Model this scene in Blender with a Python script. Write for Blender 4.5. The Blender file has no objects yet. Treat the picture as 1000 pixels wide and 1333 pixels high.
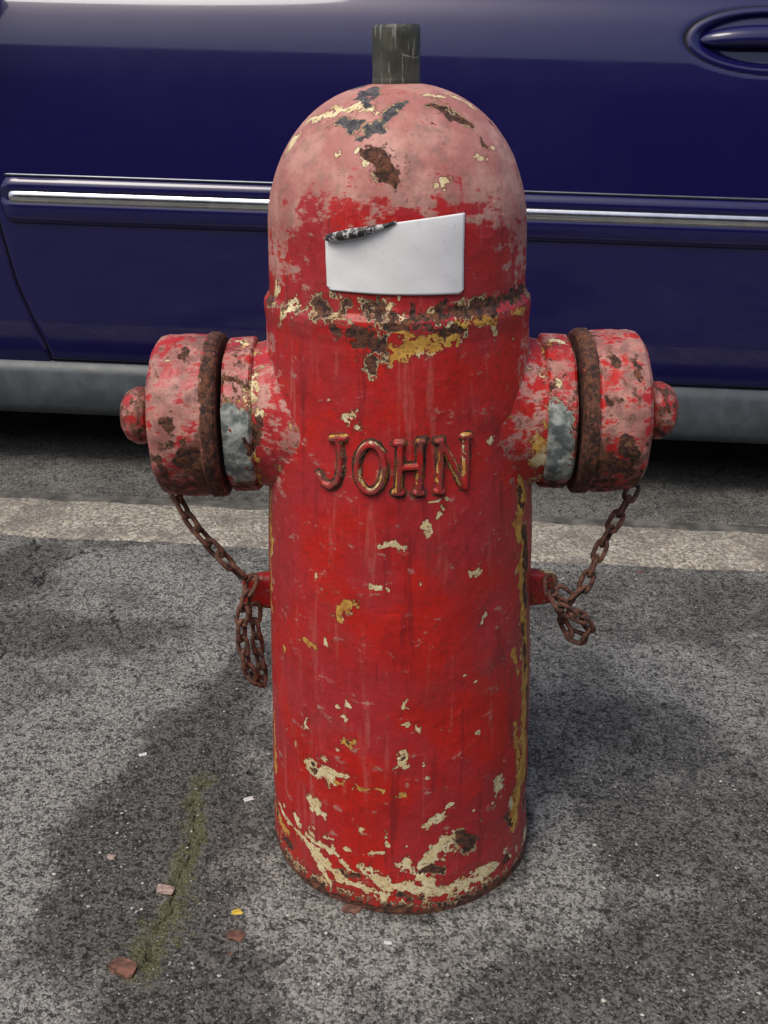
import bpy, bmesh, math, random
import numpy as np
from mathutils import Vector, Matrix
from mathutils.bvhtree import BVHTree
random.seed(4); rng=np.random.RandomState(7)
R=math.radians
scene=bpy.context.scene
scene.view_settings.view_transform='Standard'
scene.view_settings.look='None'
scene.view_settings.exposure=0

# ------------------------------------------------------------ camera
PITCH=R(23.5); F=1350.0
CAM=Vector((-0.0195,-0.952,0.80))
cd=bpy.data.cameras.new('camera'); cam=bpy.data.objects.new('camera',cd)
scene.collection.objects.link(cam); scene.camera=cam
cam.location=CAM; cam.rotation_euler=(R(90)-PITCH,0,0)
cd.sensor_fit='HORIZONTAL'; cd.sensor_width=36; cd.lens=36*F/1000; cd.clip_start=0.02; cd.clip_end=500

def ray(px,py):
    a=(px-500)/F; b=-(py-666.5)/F
    sp,cp=math.sin(PITCH),math.cos(PITCH)
    return Vector((a, cp+b*sp, -sp+b*cp)).normalized()
def at_y(px,py,y):
    d=ray(px,py); return CAM+d*((y-CAM.y)/d.y)

STREET=Matrix.Rotation(0.026,4,'Y')@Matrix.Rotation(-0.058,4,'Z')
STI=STREET.inverted()
HYD=Matrix.Rotation(-0.011,4,'Y')
HYI=HYD.inverted()
def on_ground(px,py):
    o=STI@CAM; d=STI.to_3x3()@ray(px,py)
    return o+d*(-o.z/d.z)

# ------------------------------------------------------------ helpers
def link(o,parent=None,mat=None):
    scene.collection.objects.link(o)
    if parent: o.parent=parent
    if mat: o.data.materials.append(mat)
    return o
def mesh_np(name,V,Fc,smooth=True):
    V=np.asarray(V,dtype=np.float32); Fc=np.asarray(Fc,dtype=np.int32)
    me=bpy.data.meshes.new(name)
    me.vertices.add(len(V)); me.vertices.foreach_set('co',V.ravel())
    n=Fc.shape[0]; k=Fc.shape[1]
    me.loops.add(n*k); me.loops.foreach_set('vertex_index',Fc.ravel())
    me.polygons.add(n); me.polygons.foreach_set('loop_start',np.arange(0,n*k,k,dtype=np.int32))
    me.update(calc_edges=True); me.validate()
    if smooth: me.polygons.foreach_set('use_smooth',np.ones(len(me.polygons),dtype=bool))
    return me
def grid_faces(nr,nc,wrap=False,flip=False):
    i=np.arange(nr-1)[:,None]; j=np.arange(nc if wrap else nc-1)[None,:]
    j2=(j+1)%nc
    a=i*nc+j; b=i*nc+j2; c=(i+1)*nc+j2; d=(i+1)*nc+j
    f=np.stack([a+0*j,b,c,d],-1).reshape(-1,4)
    return f[:,::-1] if flip else f
def py_mesh(name,verts,faces,smooth=False):
    me=bpy.data.meshes.new(name); me.from_pydata([tuple(v) for v in verts],[],faces); me.update()
    if smooth:
        for p in me.polygons: p.use_smooth=True
    return me
def set_attr(me,name,arr):
    a=me.attributes.new(name,'FLOAT','POINT'); a.data.foreach_set('value',np.asarray(arr,dtype=np.float32))
def box(name,x0,x1,y0,y1,z0,z1,bev=0.0,mat=None,parent=None):
    bm=bmesh.new(); bmesh.ops.create_cube(bm,size=1)
    for v in bm.verts:
        v.co=Vector(((x0+x1)/2+v.co.x*(x1-x0),(y0+y1)/2+v.co.y*(y1-y0),(z0+z1)/2+v.co.z*(z1-z0)))
    if bev>0: bmesh.ops.bevel(bm,geom=list(bm.edges),offset=bev,segments=3,profile=.5,affect='EDGES')
    me=bpy.data.meshes.new(name); bm.to_mesh(me); bm.free()
    o=bpy.data.objects.new(name,me); return link(o,parent,mat)
def seg_dist(P,a,b):
    a=np.array(a,dtype=np.float32); b=np.array(b,dtype=np.float32); ab=b-a
    L=float(ab@ab)
    if L<1e-12: return np.linalg.norm(P-a,axis=1)
    t=np.clip(((P-a)@ab)/L,0,1)
    return np.linalg.norm(P-a-t[:,None]*ab,axis=1)
def sst(x,a,b):
    t=np.clip((x-a)/(b-a),0,1); return t*t*(3-2*t)
def vnoise(P,sc,seed=0):
    """lattice value noise, 0..1"""
    p=np.asarray(P,dtype=np.float64)*sc+17.3*seed; i=np.floor(p).astype(np.int64); f=p-i; f=f*f*(3-2*f)
    def h(a,b,c):
        n=(a*73856093)^(b*19349663)^(c*83492791)^(seed*2654435761)
        n=(n^(n>>13))*1274126177 & 0xffffffff; n=(n^(n>>16))&0xffffff
        return n/16777215.0
    o=0
    for dx in (0,1):
        for dy in (0,1):
            for dz in (0,1):
                wgt=(f[:,0] if dx else 1-f[:,0])*(f[:,1] if dy else 1-f[:,1])*(f[:,2] if dz else 1-f[:,2])
                o=o+wgt*h(i[:,0]+dx,i[:,1]+dy,i[:,2]+dz)
    return o.astype(np.float32)
def warp(P,amp,sc,seed):
    return P+amp*2*np.stack([vnoise(P,sc,seed+k)-.5 for k in range(3)],-1).astype(np.float32)

class N:
    def __init__(s,name):
        s.m=bpy.data.materials.new(name); s.m.use_nodes=True; s.t=s.m.node_tree
        s.b=s.t.nodes['Principled BSDF']; s.co=s.t.nodes.new('ShaderNodeTexCoord').outputs['Object']
    def put(s,sock,v):
        if isinstance(v,bpy.types.NodeSocket): s.t.links.new(v,sock)
        else:
            if isinstance(v,(tuple,list)) and len(v)==3 and sock.type=='RGBA': v=(*v,1)
            sock.default_value=v
    def scale(s,v,vec=None):
        n=s.t.nodes.new('ShaderNodeMapping'); s.put(n.inputs[0],vec or s.co); n.inputs['Scale'].default_value=v; return n.outputs[0]
    def noise(s,sc,det=4,ro=.55,vec=None,dist=0,col=False):
        n=s.t.nodes.new('ShaderNodeTexNoise'); s.put(n.inputs['Vector'],vec or s.co)
        n.inputs['Scale'].default_value=sc; n.inputs['Detail'].default_value=det; n.inputs['Roughness'].default_value=ro; n.inputs['Distortion'].default_value=dist
        return n.outputs['Color' if col else 'Fac']
    def vor(s,sc,vec=None,feat='F1',out='Distance',rand=1):
        n=s.t.nodes.new('ShaderNodeTexVoronoi'); n.feature=feat; s.put(n.inputs['Vector'],vec or s.co); n.inputs['Scale'].default_value=sc; n.inputs['Randomness'].default_value=rand
        return n.outputs[out]
    def vor2(s,sc,vec=None):
        n=s.t.nodes.new('ShaderNodeTexVoronoi'); s.put(n.inputs['Vector'],vec or s.co); n.inputs['Scale'].default_value=sc
        return s.sep(n.outputs['Color']),n.outputs['Distance']
    def sep(s,c):
        n=s.t.nodes.new('ShaderNodeSeparateXYZ'); s.put(n.inputs[0],c); return n.outputs
    def ma(s,op,a,b=0.0,clamp=False):
        n=s.t.nodes.new('ShaderNodeMath'); n.operation=op; n.use_clamp=clamp; s.put(n.inputs[0],a); s.put(n.inputs[1],b); return n.outputs[0]
    def ss(s,x,a,b,lo=0.0,hi=1.0):
        n=s.t.nodes.new('ShaderNodeMapRange'); n.interpolation_type='SMOOTHSTEP'
        s.put(n.inputs[0],x); n.inputs[1].default_value=a; n.inputs[2].default_value=b; n.inputs[3].default_value=lo; n.inputs[4].default_value=hi; return n.outputs[0]
    def mix(s,f,a,b,mode='MIX'):
        n=s.t.nodes.new('ShaderNodeMix'); n.data_type='RGBA'; n.blend_type=mode
        s.put(n.inputs[0],f); s.put(n.inputs[6],a); s.put(n.inputs[7],b); return n.outputs[2]
    def attr(s,name):
        n=s.t.nodes.new('ShaderNodeAttribute'); n.attribute_name=name; return n.outputs['Fac']
    def bump(s,h,dist,st=1.0,nrm=None):
        n=s.t.nodes.new('ShaderNodeBump'); n.inputs['Distance'].default_value=dist; n.inputs['Strength'].default_value=st; s.put(n.inputs['Height'],h)
        if nrm is not None: s.put(n.inputs['Normal'],nrm)
        return n.outputs[0]
    def set(s,**k):
        for a,v in k.items(): s.put(s.b.inputs[{'color':'Base Color','rough':'Roughness','metal':'Metallic','normal':'Normal','coat':'Coat Weight','coatr':'Coat Roughness','spec':'Specular IOR Level','ior':'IOR'}[a]],v)
        return s.m

# ------------------------------------------------------------ materials
def mat_hydrant():
    n=N('hydrant_paint')
    fy,fr,fp,fo,fg,fw,fd=[n.attr(a) for a in ('fy','fr','fp','fo','fg','fw','fd')]
    nb=n.noise(75,4,.62); nf=n.noise(260,3,.65); nl=n.noise(8,3,.65); nm=n.noise(28,3,.6)
    # red coat
    red=n.mix(n.ss(nl,.42,.60),(.50,.014,.008),(.40,.024,.030))
    red=n.mix(n.ss(nm,.52,.72,0,.55),red,(.29,.010,.012))
    streak=n.noise(1,4,.7,vec=n.scale((80,80,6)))
    red=n.mix(n.ss(streak,.56,.72,0,.55),red,(.50,.13,.11))
    red=n.mix(n.ss(streak,.44,.30,0,.65),red,(.18,.010,.014))
    red=n.mix(n.ss(nf,.52,.66,0,.4),red,(.24,.02,.02))
    # faded pink
    pinkc=n.mix(n.ss(nm,.38,.62),(.55,.285,.235),(.43,.170,.145))
    pinkc=n.mix(n.ss(nb,.50,.68,0,.65),pinkc,(.32,.20,.165))
    hs=n.noise(1,4,.75,vec=n.scale((30,30,90)))
    pf=n.ma('ADD',fp,n.ma('MULTIPLY',n.ma('SUBTRACT',n.ma('ADD',nb,hs),1.0),2.1))
    col=n.mix(n.ss(pf,.32,.62,0,.95),red,pinkc)
    # rusty grime film
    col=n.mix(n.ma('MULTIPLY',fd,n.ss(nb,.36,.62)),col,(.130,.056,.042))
    pits=n.ss(nf,.64,.70,0,.6)
    col=n.mix(pits,col,(.12,.035,.028))
    # cream undercoat
    jit=n.ma('MULTIPLY',n.ma('SUBTRACT',n.ma('ADD',n.ma('MULTIPLY',nb,.5),n.ma('MULTIPLY',nf,.5)),.5),3.0)
    yv=n.ma('ADD',fy,jit)
    my=n.ss(yv,.32,.37)
    medge=n.ma('MULTIPLY',n.ss(yv,.05,.30),n.ma('SUBTRACT',1.0,my))
    cream=n.mix(n.ss(nb,.4,.65),(.76,.67,.41),(.64,.50,.25))
    yel=n.mix(n.ss(nb,.4,.65),(.64,.38,.07),(.46,.20,.035))
    cy=n.mix(n.ss(n.ma('ADD',fo,n.ma('MULTIPLY',n.ma('SUBTRACT',nm,.5),2.2)),.35,.65),cream,yel)
    cy=n.mix(n.ss(nf,.54,.68,0,.8),cy,(.20,.09,.04))
    cy=n.mix(fw,cy,n.mix(n.ss(nb,.36,.60),(.40,.43,.39),(.10,.125,.12)))
    col=n.mix(n.ma('MULTIPLY',medge,.65),col,(.14,.020,.015))
    col=n.mix(my,col,cy)
    # rust
    rv=n.ma('ADD',fr,n.ma('MULTIPLY',jit,.7))
    mr=n.ss(rv,.34,.39)
    redge=n.ma('MULTIPLY',n.ss(rv,.22,.34),n.ma('SUBTRACT',1.0,mr))
    nr_=n.noise(170,4,.75)
    rust=n.mix(n.ss(nr_,.40,.60),(.032,.017,.015),(.14,.054,.030))
    rust=n.mix(n.ss(nb,.57,.70,0,.7),rust,(.26,.10,.04))
    slate=n.mix(n.ss(nr_,.4,.65),(.05,.05,.058),(.14,.13,.13))
    rust=n.mix(fg,rust,slate)
    col=n.mix(n.ma('MULTIPLY',redge,.6),col,(.06,.025,.015))
    col=n.mix(mr,col,rust)
    rough=n.ma('ADD',n.ma('MULTIPLY',n.ma('MAXIMUM',my,mr),.34),n.ss(nb,.3,.7,.36,.56))
    rough=n.ma('ADD',rough,n.ma('MULTIPLY',n.ss(pf,.38,.62),.14),True)
    h=n.ma('SUBTRACT',n.ma('MULTIPLY',my,-.5),n.ma('MULTIPLY',mr,.7))
    h=n.ma('ADD',h,n.ma('MULTIPLY',n.ma('MULTIPLY',mr,nr_),1.6))
    h=n.ma('ADD',h,n.ma('MULTIPLY',nb,.7))
    h=n.ma('ADD',h,n.ma('MULTIPLY',nm,1.6))
    return n.set(color=col,rough=rough,normal=n.bump(h,.0013,1.0),spec=.42)
def mat_rust(name='chain_rust',dark=1.0):
    n=N(name); a=n.noise(150,4,.7); b=n.noise(45,3,.6)
    c=n.mix(n.ss(a,.35,.65),(.040*dark,.020*dark,.016*dark),(.19*dark,.080*dark,.050*dark))
    c=n.mix(n.ss(b,.60,.72,0,.4),c,(.26,.08,.06))
    return n.set(color=c,rough=.85,normal=n.bump(a,.0012,.8))
def mat_spindle():
    n=N('spindle_dark_paint')
    sc=n.noise(1,5,.7,vec=n.scale((260,260,30))); v=n.vor(60,vec=n.scale((1,1,.35)),feat='DISTANCE_TO_EDGE')
    wrp=n.noise(40,3)
    c=n.mix(n.ss(n.noise(60,4),.4,.7),(.045,.047,.035),(.085,.085,.065))
    c=n.mix(n.ss(sc,.58,.66,0,.7),c,(.30,.30,.27))
    c=n.mix(n.ma('MULTIPLY',n.ss(v,.0,.018,1,0),n.ss(wrp,.45,.6)),c,(.32,.32,.29))
    return n.set(color=c,rough=.45,normal=n.bump(sc,.0006,.5))
def mat_sticker():
    n=N('sticker_paper'); g=n.noise(60,4,.6); f=n.noise(300,3)
    c=n.mix(n.ss(g,.50,.75,0,.45),(.84,.85,.86),(.66,.66,.67))
    c=n.mix(n.ss(f,.66,.72,0,.4),c,(.45,.42,.42))
    return n.set(color=c,rough=.65,spec=.25,normal=n.bump(g,.0006,.5))
def mat_curl():
    n=N('sticker_backing'); g=n.noise(140,4,.7)
    c=n.mix(n.ss(g,.50,.56),(.03,.025,.025),(.50,.50,.50))
    return n.set(color=c,rough=.5,normal=n.bump(g,.0012,.7))
def mat_asphalt(name,attrs=True,base=1.0):
    n=N(name)
    big=n.noise(3.2,3,.6); mid=n.noise(12,5,.75); fine=n.noise(360,3,.8)
    vx,vd=n.vor2(380); v2x,v2d=n.vor2(130)
    grain=n.ma('ADD',n.ma('MULTIPLY',vx[0],.65),n.ma('MULTIPLY',n.ma('SUBTRACT',fine,.30),1.3))
    lt=n.mix(n.ss(grain,.12,.95),(.060*base,.059*base,.054*base),(.41*base,.40*base,.365*base))
    dk=n.mix(n.ss(grain,.12,1.0),(.015*base,.015*base,.014*base),(.165*base,.160*base,.146*base))
    f=n.ma('ADD',n.ma('MULTIPLY',n.ma('SUBTRACT',mid,.5),1.9),n.ma('MULTIPLY',n.ma('SUBTRACT',big,.5),1.3))
    f=n.ma('ADD',f,n.ma('MULTIPLY',n.ma('SUBTRACT',fine,.5),1.1))
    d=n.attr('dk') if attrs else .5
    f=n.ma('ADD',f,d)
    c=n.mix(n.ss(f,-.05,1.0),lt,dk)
    st=n.ma('MULTIPLY',n.ss(v2x[1],.89,.92),n.ss(v2d,.08,.20,1,0))
    c=n.mix(n.ma('MULTIPLY',st,.85),c,(.60,.59,.56))
    st2=n.ma('MULTIPLY',n.ss(vx[2],.93,.95),n.ss(vd,.25,.35,1,0))
    c=n.mix(n.ma('MULTIPLY',st2,.8),c,(.54,.52,.47))
    pit=n.ss(n.noise(70,4,.8),.55,.64)
    c=n.mix(n.ma('MULTIPLY',pit,.65),c,(.016,.016,.015))
    h=n.ma('SUBTRACT',n.ma('MULTIPLY',fine,1.4),n.ma('MULTIPLY',vd,.5))
    h=n.ma('SUBTRACT',h,n.ma('MULTIPLY',pit,1.0))
    if attrs:
        cr=n.ma('ADD',n.attr('crack'),n.ma('MULTIPLY',n.ma('SUBTRACT',n.noise(55,3,.75),.5),1.5))
        mc=n.ma('MULTIPLY',n.ss(cr,.62,.88),n.ss(n.attr('crack'),.1,.4))
        c=n.mix(n.ma('MULTIPLY',mc,.8),c,(.014,.014,.013)); h=n.ma('SUBTRACT',h,n.ma('MULTIPLY',mc,2.5))
        mo=n.ma('ADD',n.attr('moss'),n.ma('MULTIPLY',n.ma('SUBTRACT',n.noise(60,4,.8),.5),3.2))
        mm=n.ss(mo,.25,.90,0,.8)
        c=n.mix(mm,c,n.mix(n.ss(fine,.35,.65),(.05,.055,.022),(.19,.18,.080)))
    return n.set(color=c,rough=.84,normal=n.bump(h,.0026,1.0),spec=.35)
def mat_kerb():
    n=N('kerb_concrete'); vx,vd=n.vor2(230)
    fine=n.noise(300,3,.75)
    c=n.mix(n.ss(n.ma('ADD',n.ma('MULTIPLY',vx[0],.5),n.ma('MULTIPLY',fine,.6)),.2,.8),(.15,.14,.115),(.44,.40,.315))
    c=n.mix(n.ss(vx[1],.80,.88,0,.7),c,(.12,.09,.065))
    c=n.mix(n.ss(vx[2],.90,.93,0,.8),c,(.58,.56,.50))
    c=n.mix(n.ss(n.noise(9,5,.75),.46,.62,0,.6),c,(.12,.112,.095))
    return n.set(color=c,rough=.85,normal=n.bump(n.ma('SUBTRACT',fine,n.ma('MULTIPLY',vd,.4)),.003,.8))
def mat_car():
    n=N('car_navy_paint'); g=n.attr('gap')
    flake=n.noise(900,1,.5)
    c=n.mix(n.ss(flake,.4,.7),(.0036,.0022,.052),(.0070,.0042,.084))
    dust=n.noise(5,4,.7)
    c=n.mix(n.ss(dust,.5,.8,0,.012),c,(.3,.3,.32))
    c=n.mix(n.ss(g,.3,.7),c,(.002,.002,.003))
    return n.set(color=c,rough=.36,spec=.25,coat=n.ss(g,.3,.7,1,0),coatr=n.ss(n.noise(14,3,.7),.3,.7,.03,.09),
        normal=n.bump(n.noise(2.3,2,.4),.020,.2))
def simple(name,col,rough=.5,metal=0,coat=0,var=.25,sc=30,bump=.0):
    n=N(name); k=n.noise(sc,4,.6)
    c=n.mix(n.ss(k,.35,.7),tuple(a*(1-var) for a in col),tuple(min(1,a*(1+var)) for a in col))
    kw=dict(color=c,rough=n.ss(k,.3,.7,max(.02,rough*.9),min(1,rough*1.1)),metal=metal,coat=coat)
    if bump: kw['normal']=n.bump(n.noise(sc*4,4,.6),bump,.6)
    return n.set(**kw)
MH=mat_hydrant(); MCH=mat_rust(); MSP=mat_spindle(); MST=mat_sticker(); MCU=mat_curl()
MAS=mat_asphalt('pavement_asphalt'); MRD=mat_asphalt('road_asphalt',False,.75); MKB=mat_kerb(); MCAR=mat_car()

# ------------------------------------------------------------ hydrant geometry
hyd=bpy.data.objects.new('fire_hydrant',None); scene.collection.objects.link(hyd); hyd.matrix_world=HYD
prof=[(.1460,-.03),(.1450,.0),(.1430,.02),(.1408,.06),(.1380,.18),(.1338,.30),(.1290,.42),(.1242,.52),(.1208,.585),(.1212,.592),(.1216,.600),(.1206,.6055),(.1180,.6085),(.1160,.611),(.1152,.620),(.1146,.65)]
zc=.668
for a in np.linspace(0,90,26): prof.append((.1143*math.cos(R(a))**.92 if a<89.9 else 0.0, zc+.116*math.sin(R(a))))
prof=np.array(prof)
def body_rz(ns):
    s=np.concatenate([[0],np.cumsum(np.hypot(*np.diff(prof,axis=0).T))])
    t=np.linspace(0,s[-1],ns); return np.interp(t,s,prof[:,0]),np.interp(t,s,prof[:,1])
def body_mesh(ns,nt,det=True):
    r,z=body_rz(ns); r=np.maximum(r,.0004)
    t=np.linspace(-1,1,nt,endpoint=False); th=math.pi*(.5*t+.5*t**3)
    T,Rr=np.meshgrid(th,r); Z=np.repeat(z[:,None],nt,1)
    w=.0006*np.sin(3*T+9*Z)+.0005*np.sin(7*T-23*Z+1)+.0004*np.sin(47*Z+2*T)
    Rr=Rr+w*np.clip(Rr/.05,0,1)
    V=np.stack([Rr*np.sin(T),-Rr*np.cos(T),Z],-1).reshape(-1,3)
    return V,grid_faces(ns,nt,True),T.ravel()
def lathe_x(profile,sgn,nt=144,step=.0018,poly=0,z0=.490,phase=0,rad_noise=.0004):
    p=np.array(profile,dtype=float); s=np.concatenate([[0],np.cumsum(np.hypot(*np.diff(p,axis=0).T))])
    ns=max(4,int(s[-1]/step)); t=np.unique(np.concatenate([np.linspace(0,s[-1],ns),s])); r=np.interp(t,s,p[:,0]); x=np.interp(t,s,p[:,1])
    th=np.linspace(0,2*math.pi,nt,endpoint=False); T,Rr=np.meshgrid(th,np.maximum(r,.0003)); X=np.repeat(x[:,None],nt,1)
    if poly:
        m=(T+phase)%(2*math.pi/poly)-math.pi/poly
        k=1/np.cos(m)*math.cos(math.pi/poly)*1.05; k=np.minimum(k,1.0)
        Rr=Rr*k
    Rr=Rr+rad_noise*(np.sin(5*T+60*X)+np.sin(11*T-140*X))*np.clip(Rr/.03,0,1)
    V=np.stack([sgn*X,Rr*np.cos(T),z0+Rr*np.sin(T)],-1).reshape(-1,3)
    return V,grid_faces(len(t),nt,True,flip=(sgn<0))
BOSS=[(.098,.070),(.090,.088),(.081,.101),(.075,.111),(.071,.121),(.0685,.130),(.0675,.138)]
RING=[(.055,.1335),(.071,.1335),(.0735,.1355),(.0735,.1575),(.071,.160),(.055,.160)]
CAP=[(.0,.1645),(.058,.1645),(.0745,.1645),(.0778,.1665),(.0792,.171),(.0788,.1775),(.0762,.1795),(.0766,.182),(.0772,.20),(.0765,.216),(.074,.2235),(.069,.2275),(.055,.2285),(.0,.229)]
KNOB=[(.016,.226),(.0155,.234),(.020,.2375),(.0255,.2405),(.0275,.246),(.0272,.252),(.0235,.2595),(.0150,.2645),(.0,.266)]
parts={}
for sg,sd in ((-1,'a'),(1,'b')):
    parts['outlet_boss_'+sd]=lathe_x(BOSS,sg)
    parts['outlet_hex_ring_'+sd]=lathe_x(RING,sg,poly=8,phase=.25)
    parts['outlet_cap_'+sd]=lathe_x(CAP,sg,rad_noise=.0006)
    parts['cap_knob_'+sd]=lathe_x(KNOB,sg,nt=64)
bodyV,bodyF,bodyT=body_mesh(980,640)
loV,loF,_=body_mesh(180,160)
def lug(sg):
    bm=bmesh.new(); bmesh.ops.create_cube(bm,size=1)
    for v in bm.verts: v.co=Vector((sg*(.140+v.co.x*.044),v.co.y*.016,.300+v.co.z*(.032 if v.co.x>0 else .046)))
    bmesh.ops.recalc_face_normals(bm,faces=bm.faces)
    bmesh.ops.bevel(bm,geom=list(bm.edges),offset=.006,segments=4,profile=.5,affect='EDGES')
    bmesh.ops.triangulate(bm,faces=bm.faces)
    V=np.array([v.co[:] for v in bm.verts]); Fc=np.array([[v.index for v in f.verts] for f in bm.faces]); bm.free(); return V,Fc
for sg,sd in ((-1,'a'),(1,'b')): parts['chain_lug_'+sd]=lug(sg)
allV=[loV]; allF=[loF.tolist()]; off=len(loV)
for k,(V,Fc) in parts.items():
    allV.append(V); allF.append((Fc+off).tolist()); off+=len(V)
bvh=BVHTree.FromPolygons([tuple(v) for v in np.concatenate(allV)],[f for fl in allF for f in fl])
bvhb=BVHTree.FromPolygons([tuple(v) for v in loV],loF.tolist())
def hit(px,py,tree=bvh):
    o=HYI@CAM; d=HYI.to_3x3()@ray(px,py)
    h=tree.ray_cast(o,d)
    if h[0] is None:
        best=None
        for t in np.linspace(.7,1.5,60):
            q=tree.find_nearest(o+d*float(t))
            if best is None or q[3]<best[3]: best=q
        return best[0],best[1],(best[0]-o).length
    return h[0],h[1],h[3]
# paint-damage marks: (x1,y1,x2,y2,r)
Y=[(402,158,425,150,10),(425,150,470,138,11),(470,132,485,150,7),(376,190,382,185,12),(440,202,440,204,8),(466,198,474,214,9),(577,235,577,236,11),(556,124,575,127,7),(588,125,615,139,8),(552,112,560,114,5),
(622,205,630,208,7),(640,190,642,192,5),(375,403,380,400,16),(362,372,358,380,9),(565,406,568,408,9),(458,546,464,552,14),(641,571,641,573,10),(640,420,644,436,8),(500,395,520,390,6),
(493,706,532,711,8),(555,684,557,690,7),(480,766,502,769,5),(440,806,459,786,7),(423,833,424,836,6),(613,746,624,743,6),(626,806,632,798,6),
(574,664,575,668,8),(527,916,530,917,7),(519,985,522,998,9),(545,952,546,953,6),(450,963,458,966,9),(436,972,438,973,5),(398,940,400,944,7),(554,994,556,996,6),(452,917,455,920,7),(445,933,447,935,6),(528,942,530,943,5),
(405,995,415,1002,14),(425,1000,432,1014,14),(440,1008,455,1012,6),(408,1042,414,1056,14),(648,1018,650,1026,12),(665,1042,666,1050,8),(643,1046,643,1048,7),
(558,1072,572,1066,11),(570,1060,592,1048,8),(552,1135,565,1110,16),(570,1105,590,1092,15),(590,1090,612,1098,14),(530,1128,560,1150,13),(615,1135,640,1128,8),(655,1110,660,1106,7),
(470,1130,510,1155,9),(500,1150,560,1160,13),(400,1085,438,1112,6),(430,1105,470,1140,6),(365,1050,400,1096,6),(400,1096,440,1138,10),(440,1140,500,1168,9),(560,1165,600,1150,10),(600,1155,640,1130,9),
(640,1130,684,1080,10),(385,1060,390,1075,7),(505,1100,506,1102,6),(470,1080,471,1082,5),(555,1010,556,1012,4),(620,955,622,957,4),(600,880,602,880,4),
(555,655,585,650,4),(430,1150,420,1130,8),(522,408,600,425,8),(450,1108,500,1112,4),(400,1075,455,1105,4)]
YO=[(515,460,592,438,17),(520,430,535,440,12),(596,425,640,415,9),(640,415,684,400,7),(440,806,459,786,10),(390,832,412,845,6),(455,965,458,966,10),(442,1018,500,1030,5),(460,1026,525,1034,5),
(676,634,678,700,15),(681,700,682,800,20),(682,800,683,900,19),(683,900,681,1010,21),(677,1010,668,1075,16),(672,680,675,690,8),(676,760,680,800,8),(352,640,352,700,8),(354,700,354,790,8),(357,930,359,1000,8),(345,600,350,625,12),
(360,1050,374,1085,9),(345,565,335,600,8),(690,600,706,605,12),(700,575,712,610,10),(676,622,682,650,16),(670,850,674,880,7),(672,940,674,1000,8),(370,842,372,850,4)]
RU=[(421,399,424,401,20),(484,403,488,408,19),(513,412,514,413,11),(538,410,542,412,17),(575,408,600,406,15),(600,406,640,400,17),(640,398,680,380,16),(467,440,490,452,24),(484,468,482,484,12),(448,400,456,398,9),(434,432,437,433,9),
(350,372,352,395,10),(545,425,600,432,12),(580,440,590,436,10),(500,425,530,425,9),(498,212,506,226,23),(478,197,488,206,14),(568,140,585,150,13),(588,148,608,162,13),
(600,1092,612,1100,16),(553,1134,572,1134,8),(408,997,409,999,8),(660,1062,668,1072,7),(655,1125,660,1120,9),(450,1135,470,1142,7),(520,1168,548,1170,8),(370,1092,378,1100,8),
(632,188,634,189,7),(606,596,607,610,4),(648,540,649,560,4),(454,962,456,966,5),(521,985,521,987,5),(683,690,684,735,11),(686,895,687,960,9),(685,1000,682,1050,10),(560,160,562,161,4),(640,160,642,163,6),
(675,640,680,660,9),(354,1020,362,1060,8),(683,750,685,785,11),(680,812,684,870,9),(684,700,686,740,8)]
SL=[(463,113,488,126,11),(440,158,468,163,11),(468,180,492,166,13),(490,165,505,150,11),(505,150,520,135,10),(470,122,482,140,9)]
def conv(L,tree=bvh):
    out=[]
    for a in L:
        p1,_,d1=hit(a[0],a[1],tree); p2,_,d2=hit(a[2],a[3],tree)
        out.append((np.array(p1),np.array(p2),a[4]*.5*(d1+d2)/F))
    return out
cY,cYO,cRU,cSL=conv(Y,bvhb),conv(YO,bvhb),conv(RU,bvhb),conv(SL,bvhb)
CAPY=[(318,445,322,520,8),(322,520,326,600,6),(325,440,300,445,5),(716,445,722,500,7),(710,440,735,445,5),(330,560,336,620,9),
(330,500,336,540,7),(770,500,772,505,5),(762,540,764,545,4),(214,470,216,474,4),(316,744,340,748,8),(312,765,330,775,8),(700,745,720,745,8),(705,770,718,775,9),(690,600,706,605,12),(700,575,712,610,12)]
CAPR=[(785,604,805,608,22),(770,630,800,625,9),(250,590,270,630,14),(215,630,262,633,10),(320,570,325,590,6),(800,468,806,470,9),(235,600,260,620,16),(182,560,186,566,8),(857,560,862,566,8),(335,545,330,580,9),(700,770,705,775,7),(826,470,832,490,8),(866,510,868,530,6),
(240,455,236,462,10),(215,550,222,560,9),(265,480,268,540,11),(790,520,795,525,7),(812,570,816,590,10),(768,460,772,470,9),(205,600,212,618,10),(760,560,764,600,10),(270,560,272,600,11),(820,610,828,590,9),(776,436,800,440,6),(225,580,240,575,7)]
cCY,cCR=conv(CAPY),conv(CAPR)
GREYW=conv([(300,545,318,560,22),(300,590,318,620,22),(722,540,728,620,22),(735,545,732,600,14),(300,575,300,600,16)])
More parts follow.
